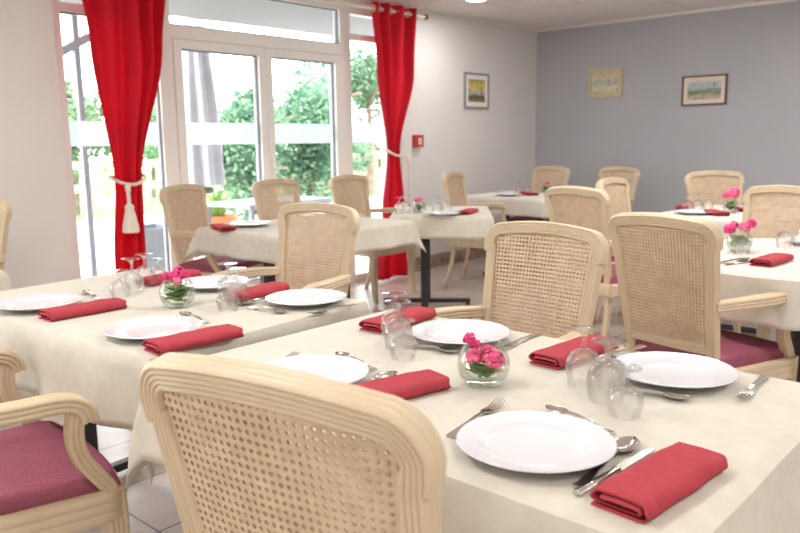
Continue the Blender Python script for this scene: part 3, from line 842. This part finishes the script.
glass(-2.465, 1.385, 1, 'upturned glass third in the row before the left curtain foot')
glass(-2.500, 1.455, 0, 'small upturned glass last in the row, next to the left vase')
glass(-1.905, 1.335, 0, 'small upturned glass in front of the group right of the left vase')
glass(-1.945, 1.400, 1, 'upturned glass in the middle of the group right of the left vase')
glass(-2.045, 1.440, 1, 'upturned glass at the back of the group right of the left vase')
vase(-2.075, 1.270, 'clear fish-bowl vase in the middle of the left table')
posy(-2.075, 1.270, 5, [(.008, 0, .100, .019, 'petal_red'), (.006, -.014, .080, .013, 'petal'), (-.034, .010, .092, .011, 'petal_red'), (.030, .012, .094, .011, 'petal_red'), (-.016, .008, .094, .010, 'petal_red')], 24, 'deep pink blossoms above green leaves on the left table', z=ZTB + .003)
# --- table before the glass doors
plate(-3.800, 2.86, 'white plate before the glass doors, right of a red napkin')
napkin(-3.78, 2.64, 72, 'red napkin at the left end of the table in front of the glass doors')
napkin(-3.72, 3.575, 80, 'thin red napkin showing right of the cane chair top, before the window chairs')
glass(-3.68, 3.06, 1, 'upturned glass left of the cane chair top, on the glass-door table')
glass(-3.64, 3.13, 0, 'small upturned glass beside the cane chair top, on the glass-door table')
# --- askew table
plate(-3.26, 4.06, 'white plate on the askew table, before the thin red napkin')
napkin(-3.20, 4.27, 20, 'red napkin at the right end of the askew table')
glass(-3.58, 3.98, 1, 'upturned glass left of the small vase on the askew table')
glass(-3.63, 4.10, 1, 'upturned glass behind the left one by the small vase')
glass(-3.42, 4.20, 1, 'upturned glass right of the small vase on the askew table')
glass(-3.43, 4.32, 1, 'upturned glass behind the plate on the askew table')
vase(-3.52, 4.12, 'small bowl vase on the askew table', .9)
posy(-3.52, 4.12, 9, [(-.02, 0, .095, .018, 'petal'), (.01, -.005, .105, .016, 'petal')], 14, 'pale pink posy on the askew table', .9, z=ZTB + .003)
# --- corner table
plate(-3.93, 5.84, 'white plate on the corner table')
napkin(-3.84, 6.04, 60, 'red napkin on the corner table, left of the posy')
glass(-3.98, 6.10, 1, 'upturned glass behind the plate on the corner table')
glass(-3.92, 6.15, 1, 'upturned glass behind the red napkin on the corner table')
vase(-3.82, 6.32, 'small bowl vase on the corner table', .9)
posy(-3.82, 6.32, 11, [(-.015, 0, .10, .014, 'petal'), (.02, 0, .098, .012, 'petal_red')], 16, 'leafy posy with few blossoms on the corner table', .95, z=ZTB + .003)
# --- table below the dark-framed picture
plate(-1.93, 5.06, 'white plate on the table below the dark-framed picture')
napkin(-2.13, 5.37, 20, 'dark red napkin left of the glasses below the dark-framed picture')
napkin(-1.80, 5.10, 40, 'red napkin in front of the posy below the dark-framed picture')
napkin(-1.68, 5.40, 60, 'red napkin right of the posy below the dark-framed picture, mostly hidden')
for x, y, q in ((-2.05, 5.25, 'leftmost glass of the three'), (-2.01, 5.33, 'middle glass of the three'), (-1.96, 5.39, 'rightmost glass of the three')):
    glass(x, y, 1, q + ' upturned below the dark-framed picture')
vase(-1.77, 5.28, 'bowl vase on the table below the dark-framed picture', .95)
posy(-1.77, 5.28, 13, [(-.03, 0, .11, .022, 'petal'), (.015, 0, .125, .030, 'petal'), (.03, .01, .11, .02, 'petal_red')], 16, 'large pink posy below the dark-framed picture', 1.05, z=ZTB + .003)
# --- round table
plate(-.93, 3.93, 'white plate at the far side of the round table')
napkin(-.915, 3.235, -4, 'red napkin at the front edge of the round table')
spoon(-1.03, 3.19, -20, 'spoon left of the red napkin on the round table')
knife(-1.00, 3.17, -20, 'knife left of the red napkin on the round table')
glass(-1.085, 3.40, 1, 'upturned glass right of the posy on the round table')
glass(-1.01, 3.74, 1, 'upturned glass nearest the right picture edge on the round table')
glass(-.955, 3.80, 1, 'upturned glass cut by the right picture edge on the round table')
vase(-1.125, 3.49, 'bowl vase on the round table', 1.0)
posy(-1.125, 3.49, 15, [(-.045, 0, .090, .020, 'petal_red'), (.02, 0, .10, .022, 'petal'), (.045, 0, .112, .018, 'petal_red'), (-.02, .02, .105, .016, 'petal')], 18, 'pink and red posy on the round table beside the right chair', 1.05, z=ZTB + .003)

# ---------------------------------------------------------------- curtains
def curtain(kys, folds, seed, name_label):
    """kys: list of (z, y0, y1, depth) from the top down"""
    ph = random.Random(seed).uniform(0, 6)
    x0 = XW + .135; bm = bmesh.new(); NU = 150; zs = [2.44 - (2.44 - kys[-1][0]) * k / 70 for k in range(71)]; g = []
    for z in zs:
        for (za, a0, a1, da), (zb, b0, b1, db) in zip(kys, kys[1:]):
            if za >= z >= zb - 1e-6:
                t = (za - z) / (za - zb); t = t * t * (3 - 2 * t); y0, y1, d = a0 + (b0 - a0) * t, a1 + (b1 - a1) * t, da + (db - da) * t; break
        row = []
        for i in range(NU + 1):
            s = i / NU; w = math.sin(2 * PI * folds * (s + .05 * math.sin(2 * PI * s + ph)) + .5 * math.sin(z * .9 + s * 4 + ph))
            k_ = max(0, min(1, (2.3 - z) / .5))             # regular at the eyelets, looser below
            w = w * (1 - .45 * k_ * (.5 + .5 * math.sin(5.1 * s + ph * 2))) + k_ * .5 * math.sin(2 * PI * 1.5 * s + ph)
            row.append(bm.verts.new((x0 + d * w + .012 * math.sin(9 * s + z * 1.7), y0 + (y1 - y0) * s, z)))
        g.append(row)
    for j in range(len(zs) - 1):
        for i in range(NU): bm.faces.new((g[j][i], g[j][i + 1], g[j + 1][i + 1], g[j + 1][i]))
    o = link('curtain', bm, M['curtain'])
    so = o.modifiers.new('thick', 'SOLIDIFY'); so.thickness = .002
    tag(o, name_label, 'curtain', 'red eyelet curtains')
    # wooden eyelets as parts
    y0, y1 = kys[0][1], kys[0][2]
    for k in range(2 * folds):
        s = (k + .0) / (2 * folds) + .0 + .25 / folds * 0
        y = y0 + (y1 - y0) * (k + .5 * 0 + .02) / (2 * folds)
        bm = bmesh.new(); n, m = 20, 8; rg = []
        for a in range(n):
            A = 2 * PI * a / n; row = []
            for b_ in range(m):
                B = 2 * PI * b_ / m; rr = .026 + .006 * math.cos(B)
                row.append(bm.verts.new((x0 + rr * math.cos(A), y + .007 * math.sin(B), 2.385 + rr * math.sin(A))))
            rg.append(row)
        for a in range(n):
            for b_ in range(m): bm.faces.new((rg[a][b_], rg[(a + 1) % n][b_], rg[(a + 1) % n][(b_ + 1) % m], rg[a][(b_ + 1) % m]))
        link('eyelet', bm, M['ring'], o)
    return o
c1 = curtain([(2.44, 2.29, 2.93, .045), (1.9, 2.36, 2.88, .045), (1.02, 2.46, 2.68, .028), (.55, 2.42, 2.67, .032), (.02, 2.40, 2.68, .036)], 4, 1, 'red curtain tied back with a tasselled rope, left of the glass doors')
c2 = curtain([(2.44, 4.93, 5.53, .045), (1.9, 4.99, 5.47, .042), (1.15, 5.09, 5.24, .026), (.6, 5.03, 5.29, .034), (.02, 4.94, 5.32, .040)], 4, 2, 'red curtain tied back at the right end of the windows')
bm = bmesh.new(); sweep(bm, [(XW + .135, 2.15, 2.385), (XW + .135, 5.62, 2.385)], circ(.014, 14), (0, 0, 1))
rod = link('curtain_rod', bm, M['rod']); tag(rod, 'long pale curtain rod above the glass doors', 'curtain rod')
for y in (2.13, 5.64):
    bm = bmesh.new(); lathe(bm, [(0, -.02), (.02, -.018), (.026, 0), (.02, .018), (0, .02)], 16); o = link('finial', bm, M['rod_end'], rod, loc=(XW + .135, y, 2.385)); o.rotation_euler = (PI / 2, 0, 0)
for y in (2.2, 3.85, 5.585):
    bm = bmesh.new(); box(bm, XW + .0005, XW + .14, y - .008, y + .008, 2.376, 2.392, .002); box(bm, XW + .0005, XW + .008, y - .02, y + .02, 2.35, 2.42, .002); link('rod_bracket', bm, M['rod_end'], rod)
def tie(yc, w, z, tassel, label):
    t = empty('curtain_tieback', (XW + .135, yc, z)); tag(t, label, 'tieback', 'rope curtain tiebacks')
    bm = bmesh.new(); n = 40; pts = [Vector((.062 * math.cos(2 * PI * k / n), (w / 2 + .012) * math.sin(2 * PI * k / n), .03 * abs(math.sin(2 * PI * k / n)) ** 2 * 1.0 - .022 * math.cos(2 * PI * k / n))) for k in range(n + 1)]
    prof = [((.010 + .0022 * math.cos(3 * 2 * PI * k / 18)) * math.cos(2 * PI * k / 18), (.010 + .0022 * math.cos(3 * 2 * PI * k / 18)) * math.sin(2 * PI * k / 18)) for k in range(18)]
    sweep(bm, pts, prof, (0, 0, 1), caps=False); link('rope', bm, M['rope'], t)
    if tassel:
        bm = bmesh.new(); lathe(bm, [(0, 0), (.012, -.002), (.018, -.02), (.018, -.045), (.010, -.06)], 20, .078, -.045, -.012); link('knot', bm, M['rope'], t)
        bm = bmesh.new(); sweep(bm, bez([(.078, -.045, -.05), (.078, -.045, -.10), (.078, -.045, -.15)], 10), circ(.011, 10), (1, 0, 0), [1 + .25 * abs(math.sin(i)) for i in range(11)]); link('cord', bm, M['rope'], t)
        bm = bmesh.new(); pr = [(0, -.145), (.022, -.148), (.030, -.165), (.027, -.18), (.036, -.22), (.046, -.27), (.052, -.315), (.050, -.33), (0, -.332)]
        lathe(bm, pr, 48, .08, -.045, 0)
        for v in bm.verts:
            a = math.atan2(v.co.y + .045, v.co.x - .08); k = .04 * math.cos(16 * a); v.co.x += (v.co.x - .08) * k; v.co.y += (v.co.y + .045) * k
        link('tassel', bm, M['rope'], t)
    else:
        bm = bmesh.new(); sweep(bm, bez([(-.062, w / 2 - .02, .0), (-.09, w / 2 + .10, .02), (-.125, w / 2 + .19, -.03)], 10), circ(.009, 8), (0, 0, 1)); link('rope_end', bm, M['rope'], t)
tie(2.57, .22, 1.02, True, 'cream rope with a big hanging tassel round the left red curtain')
tie(5.165, .15, 1.15, False, 'cream rope without tassel round the right red curtain')

# ---------------------------------------------------------------- things on the walls
def box_thing(name, parts, label, cat, group=None):
    t = empty(name); tag(t, label, cat, group)
    for n_, m_, b_ in parts:
        bm = bmesh.new()
        for q in b_: box(bm, *q)
        link(n_, bm, m_, t, smooth=False)
    return t
x = XW + .0005
box_thing('fire_alarm_switch', [('housing', M['alarm'], [(x, x + .045, 5.585, 5.70, 1.20, 1.315)]), ('press_plate', M['alarm_w'], [(x + .045, x + .048, 5.625, 5.67, 1.225, 1.285)]), ('press_dot', M['alarm_d'], [(x + .048, x + .0495, 5.64, 5.655, 1.238, 1.250), (x + .048, x + .0495, 5.632, 5.663, 1.262, 1.268)])], 'small red fire alarm box with pale press plate beside the right curtain', 'fire alarm')
box_thing('light_switch', [('plate', M['white_trim'], [(x, x + .010, 5.49, 5.56, 1.06, 1.135)]), ('rocker', M['white_trim'], [(x + .010, x + .014, 5.505, 5.545, 1.075, 1.12)])], 'white wall switch below and left of the red alarm box', 'switch')
box_thing('cable_channel', [('duct', M['white_trim'], [(x, x + .012, 5.517, 5.533, .14, 1.058)])], 'thin white cable duct running down from the wall switch', 'cable duct')
def picture(axis, c, w, h, z, fw, mw, fm, mm, art, label, thick=.022):
    parts = []
    def bx(a0, a1, z0, z1, d0, d1):
        return (XW + .0005 + d0, XW + .0005 + d1, a0, a1, z0, z1) if axis == 'y' else (a0, a1, YF - .0005 - d1, YF - .0005 - d0, z0, z1)
    A0, A1, Z0, Z1 = c - w / 2, c + w / 2, z - h / 2, z + h / 2
    parts.append(('frame', fm, [bx(A0, A0 + fw, Z0, Z1, 0, thick), bx(A1 - fw, A1, Z0, Z1, 0, thick), bx(A0 + fw, A1 - fw, Z0, Z0 + fw, 0, thick), bx(A0 + fw, A1 - fw, Z1 - fw, Z1, 0, thick)]))
    parts.append(('mount', mm, [bx(A0 + fw, A1 - fw, Z0 + fw, Z1 - fw, .002, .012)]))
    parts.append(('painting', art, [bx(A0 + fw + mw, A1 - fw - mw, Z0 + fw + mw, Z1 - fw - mw, .0121, .0135)]))
    return box_thing('framed_picture', parts, label, 'picture', 'framed landscape pictures')
picture('y', 6.60, .42, .36, 1.765, .018, .048, M['frame_grey'], M['pic_mount'], M['art_autumn'], 'small autumn landscape in a grey frame on the white wall')
picture('x', -3.985, .39, .30, 1.845, .030, .018, M['frame_gold'], M['frame_gold'], M['art_yellow'], 'yellowish landscape in a pale gold frame, left on the grey wall')
picture('x', -2.92, .44, .29, 1.715, .016, .040, M['frame_dark'], M['pic_mount2'], M['art_green'], 'green landscape in a thin dark frame, right on the grey wall')

# ---------------------------------------------------------------- outside the windows
bm = bmesh.new(); box(bm, -8.3, XW - .29, -6, 12, -.16, -.03); o = struct('terrace', bm, M['terrace'])
bm = bmesh.new(); box(bm, -13.2, -8.32, -10, 22, -.18, -.05); struct('driveway', bm, M['terrace'])
bm = bmesh.new(); box(bm, -40, -13.22, -20, 50, -.2, -.06); struct('lawn', bm, M['lawn'])
bm = bmesh.new(); box(bm, -6.42, XW - .29, -5, 10, 2.42, 2.54); struct('eave', bm, M['soffit'])
def tree(x, y, h, rad, n, seed, m, label, zc=None, trunk=.12, squash=1.15):
    rnd = random.Random(seed); t = empty('garden_tree', (x, y, -.05)); tag(t, label, 'tree', 'trees and shrubs beyond the terrace')
    bm = bmesh.new(); zc = zc or h * .6
    sweep(bm, bez([(0, 0, 0), (.05, .03, h * .3), (-.04, .05, h * .55), (0, 0, h * .8)], 10), circ(trunk, 8), (1, 0, 0), [1 - .7 * k / 11 for k in range(13)])
    for k in range(7):
        a = rnd.uniform(0, 6.28); z0 = h * rnd.uniform(.3, .6); r = rad * rnd.uniform(.5, .9)
        sweep(bm, bez([(0, 0, z0), (r * .5 * math.cos(a), r * .5 * math.sin(a), z0 + r * .35), (r * math.cos(a), r * math.sin(a), z0 + r * .5)], 6), circ(trunk * .35, 6), (0, .3, 1))
    link('trunk', bm, M['bark'], t)
    bm = bmesh.new()
    clumps = []
    for k in range(26):
        d = Vector((rnd.gauss(0, 1), rnd.gauss(0, 1), rnd.gauss(0, 1))).normalized() * rnd.uniform(.25, .85)
        clumps.append((Vector((d.x * rad, d.y * rad, zc + d.z * rad * squash)), rad * rnd.uniform(.25, .42)))
    for k in range(n):
        c, r = rnd.choice(clumps); d = Vector((rnd.gauss(0, 1), rnd.gauss(0, 1), rnd.gauss(0, 1))).normalized() * r * rnd.uniform(.5, 1)
        p = c + d
        if p.z < .1: continue
        s = rnd.uniform(.035, .07); a = Vector((rnd.gauss(0, 1), rnd.gauss(0, 1), rnd.gauss(0, .6))).normalized(); b_ = a.orthogonal().normalized()
        b_.rotate(Matrix.Rotation(rnd.uniform(0, 6.28), 3, a)); 
        q = [p - a * s, p - b_ * s * .5, p + a * s, p + b_ * s * .5]
        bm.faces.new([bm.verts.new(v) for v in q])
    link('foliage', bm, M[m], t, smooth=False, normals=False)
    return t
tree(-10.2, 7.62, 2.4, .98, 9000, 1, 'tree_leaf', 'round leafy tree seen through the left door leaf', zc=1.16, trunk=.07, squash=1.25)
tree(-11.5, 10.15, 3.1, 1.35, 14000, 2, 'tree_leaf', 'large leafy tree filling the right door leaf', zc=1.5, trunk=.09, squash=1.15)
tree(-15.6, 9.6, 2.9, 1.15, 5000, 3, 'tree_leaf_pale', 'pale tree far behind the glass doors, between the two nearer trees', zc=1.7, trunk=.08, squash=1.1)
tree(-13.0, 13.4, 3.9, 1.15, 6500, 4, 'tree_leaf', 'tree seen high in the right side window', zc=2.75, trunk=.08, squash=.85)
tree(-14.4, 6.75, 2.7, .95, 6000, 5, 'tree_leaf_pale', 'pale bush seen left of the red tied-back curtain', zc=1.75, trunk=.07)
tree(-17.5, 10.2, 3.1, 1.0, 6000, 6, 'tree_leaf', 'green bush seen between left curtain and door post', zc=1.75, trunk=.07)
tree(-16.5, 16.6, 1.8, .95, 5000, 7, 'tree_leaf_pale', 'pale bush low in the right side window', zc=.8, trunk=.06)
# slatted garden fence beyond the drive
t = empty('garden_fence', (-13.1, 8, 0)); tag(t, 'low brown rail fence beyond the bright driveway', 'fence')
for z in (.45, .85):
    bm = bmesh.new(); box(bm, -.02, .02, -5, 6, z, z + .14); link('rail', bm, M['fence'], t, smooth=False)
for k in range(7):
    bm = bmesh.new(); box(bm, -.07, -.02, -4.8 + k * 1.75, -4.7 + k * 1.75, -.06, 1.05); link('post', bm, M['fence'], t, smooth=False)
# closed parasol
t = empty('closed_parasol', (-6.6, 4.40, -.03)); tag(t, 'closed grey parasol standing on the terrace outside the left door leaf', 'parasol')
bm = bmesh.new(); box(bm, -.25, .25, -.25, .25, 0, .08, .01); link('base', bm, M['greymetal'], t, smooth=False)
bm = bmesh.new(); lathe(bm, [(0, .08), (.025, .08), (.025, 2.75), (0, 2.78)], 14); link('pole', bm, M['greymetal'], t)
bm = bmesh.new(); N = 96; rg = []
for z, r in ((.88, .20), (.9, .20), (1.3, .19), (1.8, .155), (2.3, .105), (2.6, .06), (2.74, .03)):
    rg.append([bm.verts.new(((r * (1 + .16 * math.cos(8 * 2 * PI * k / N + z * 1.5))) * math.cos(2 * PI * k / N), (r * (1 + .16 * math.cos(8 * 2 * PI * k / N + z * 1.5))) * math.sin(2 * PI * k / N), z)) for k in range(N)])
for a, b_ in zip(rg, rg[1:]):
    for k in range(N): bm.faces.new((a[k], a[(k + 1) % N], b_[(k + 1) % N], b_[k]))
bm.faces.new(rg[-1]); link('canopy', bm, M['canvas'], t)
bm = bmesh.new(); lathe(bm, [(.026, .80), (.10, .80), (.11, .83), (.10, .86), (.026, .86)], 20); link('crank_collar', bm, M['bark'], t)
# terrace table, flower pot, planter, awning post
t = empty('terrace_table', (-6.0, 4.75, -.03), R(4)); tag(t, 'pale grey terrace table outside between the window chairs', 'table')
bm = bmesh.new(); box(bm, -.35, .35, -.55, .55, .70, .735, .004); link('tabletop', bm, M['greypanel'], t, smooth=False)
for sx in (-1, 1):
    for sy in (-1, 1):
        bm = bmesh.new(); box(bm, sx * .31 - .02, sx * .31 + .02, sy * .5 - .02, sy * .5 + .02, 0, .70); link('leg', bm, M['greymetal'], t, smooth=False)
t = empty('flower_pot', (-7.4, 5.1, -.03)); tag(t, 'orange clay pot on the terrace behind the outdoor table', 'flower pot')
bm = bmesh.new(); lathe(bm, [(0, 0), (.15, 0), (.21, .40), (.235, .40), (.235, .48), (.2, .48), (.19, .42), (0, .42)], 28); link('pot', bm, M['terracotta'], t)
bm = bmesh.new(); rnd = random.Random(3)
for k in range(60):
    a = rnd.uniform(0, 6.28); r = rnd.uniform(.08, .26); leafy(bm, (.05 * math.cos(a), .05 * math.sin(a), .41), (r * math.cos(a), r * math.sin(a), .42 + rnd.uniform(.05, .35)), .03)
link('plant', bm, M['leaf'], t, normals=False)
t = empty('planter_box', (-5.75, 3.30, -.03)); tag(t, 'tall grey planter box outside, left of the door post', 'planter')
bm = bmesh.new(); rect = [(-.2, .2, -.17, .17)]
for q in ((-.2, .2, -.17, -.15, 0, .62), (-.2, .2, .15, .17, 0, .62), (-.2, -.18, -.15, .15, 0, .62), (.18, .2, -.15, .15, 0, .62), (-.18, .18, -.15, .15, 0, .56)): box(bm, *q)
link('box', bm, M['greypanel'], t, smooth=False)
t = empty('awning_frame', (-5.95, 2.89, -.03)); tag(t, 'grey metal awning post with slanting arm outside the left side window', 'awning frame')
bm = bmesh.new(); box(bm, -.022, .022, -.022, .022, 0, 2.30); link('post', bm, M['greymetal'], t, smooth=False)
bm = bmesh.new(); sweep(bm, [(0, -.25, 1.92), (0, .10, 2.12), (0, .22, 2.14)], [(-.03, -.03), (.03, -.03), (.03, .03), (-.03, .03)], (1, 0, 0)); link('arm', bm, M['greymetal'], t, smooth=False)

# ---------------------------------------------------------------- daylight
w = bpy.data.worlds.new('world'); scene.world = w; w.use_nodes = True
bg = w.node_tree.nodes['Background']; bg.inputs[0].default_value = (.93, .97, 1, 1); bg.inputs[1].default_value = 8.5
sd = bpy.data.lights.new('sun', 'SUN'); sd.energy = 6; sd.angle = R(2); sd.color = (1, .95, .88)
so = bpy.data.objects.new('sun', sd); COL.objects.link(so); so.rotation_euler = (R(28), R(24), 0)

# ---------------------------------------------------------------- camera
F_PX, PITCH, ROLL, YAW = 765., R(9.24), R(.76), R(42)
cd = bpy.data.cameras.new('camera'); cam = bpy.data.objects.new('camera', cd); COL.objects.link(cam)
cd.sensor_width = 36; cd.lens = F_PX / 800 * 36; cd.clip_start = .05
fwd = Vector((-math.sin(YAW) * math.cos(PITCH), math.cos(YAW) * math.cos(PITCH), -math.sin(PITCH)))
r0 = Vector((math.cos(YAW), math.sin(YAW), 0)); u0 = r0.cross(fwd)
c_, s_ = math.cos(ROLL), math.sin(ROLL)
rr, uu = c_ * r0 - s_ * u0, s_ * r0 + c_ * u0
m = Matrix((rr, uu, -fwd)).transposed().to_4x4(); m.translation = (0, 0, 1.25)
cam.matrix_world = m
cd.dof.use_dof = True; cd.dof.focus_distance = 1.75; cd.dof.aperture_fstop = 5.6
scene.camera = cam
vs = scene.view_settings
scene.display_settings.display_device = 'sRGB'
vs.view_transform = 'Standard'; vs.look = 'None'; vs.gamma = 1; vs.use_curve_mapping = False
vs.exposure = 0.07
cy = scene.cycles
cy.use_denoising = True
cy.max_bounces = 14; cy.diffuse_bounces = 6; cy.glossy_bounces = 4; cy.transmission_bounces = 14; cy.transparent_max_bounces = 40
cy.sample_clamp_indirect = 8; cy.caustics_reflective = False; cy.caustics_refractive = True
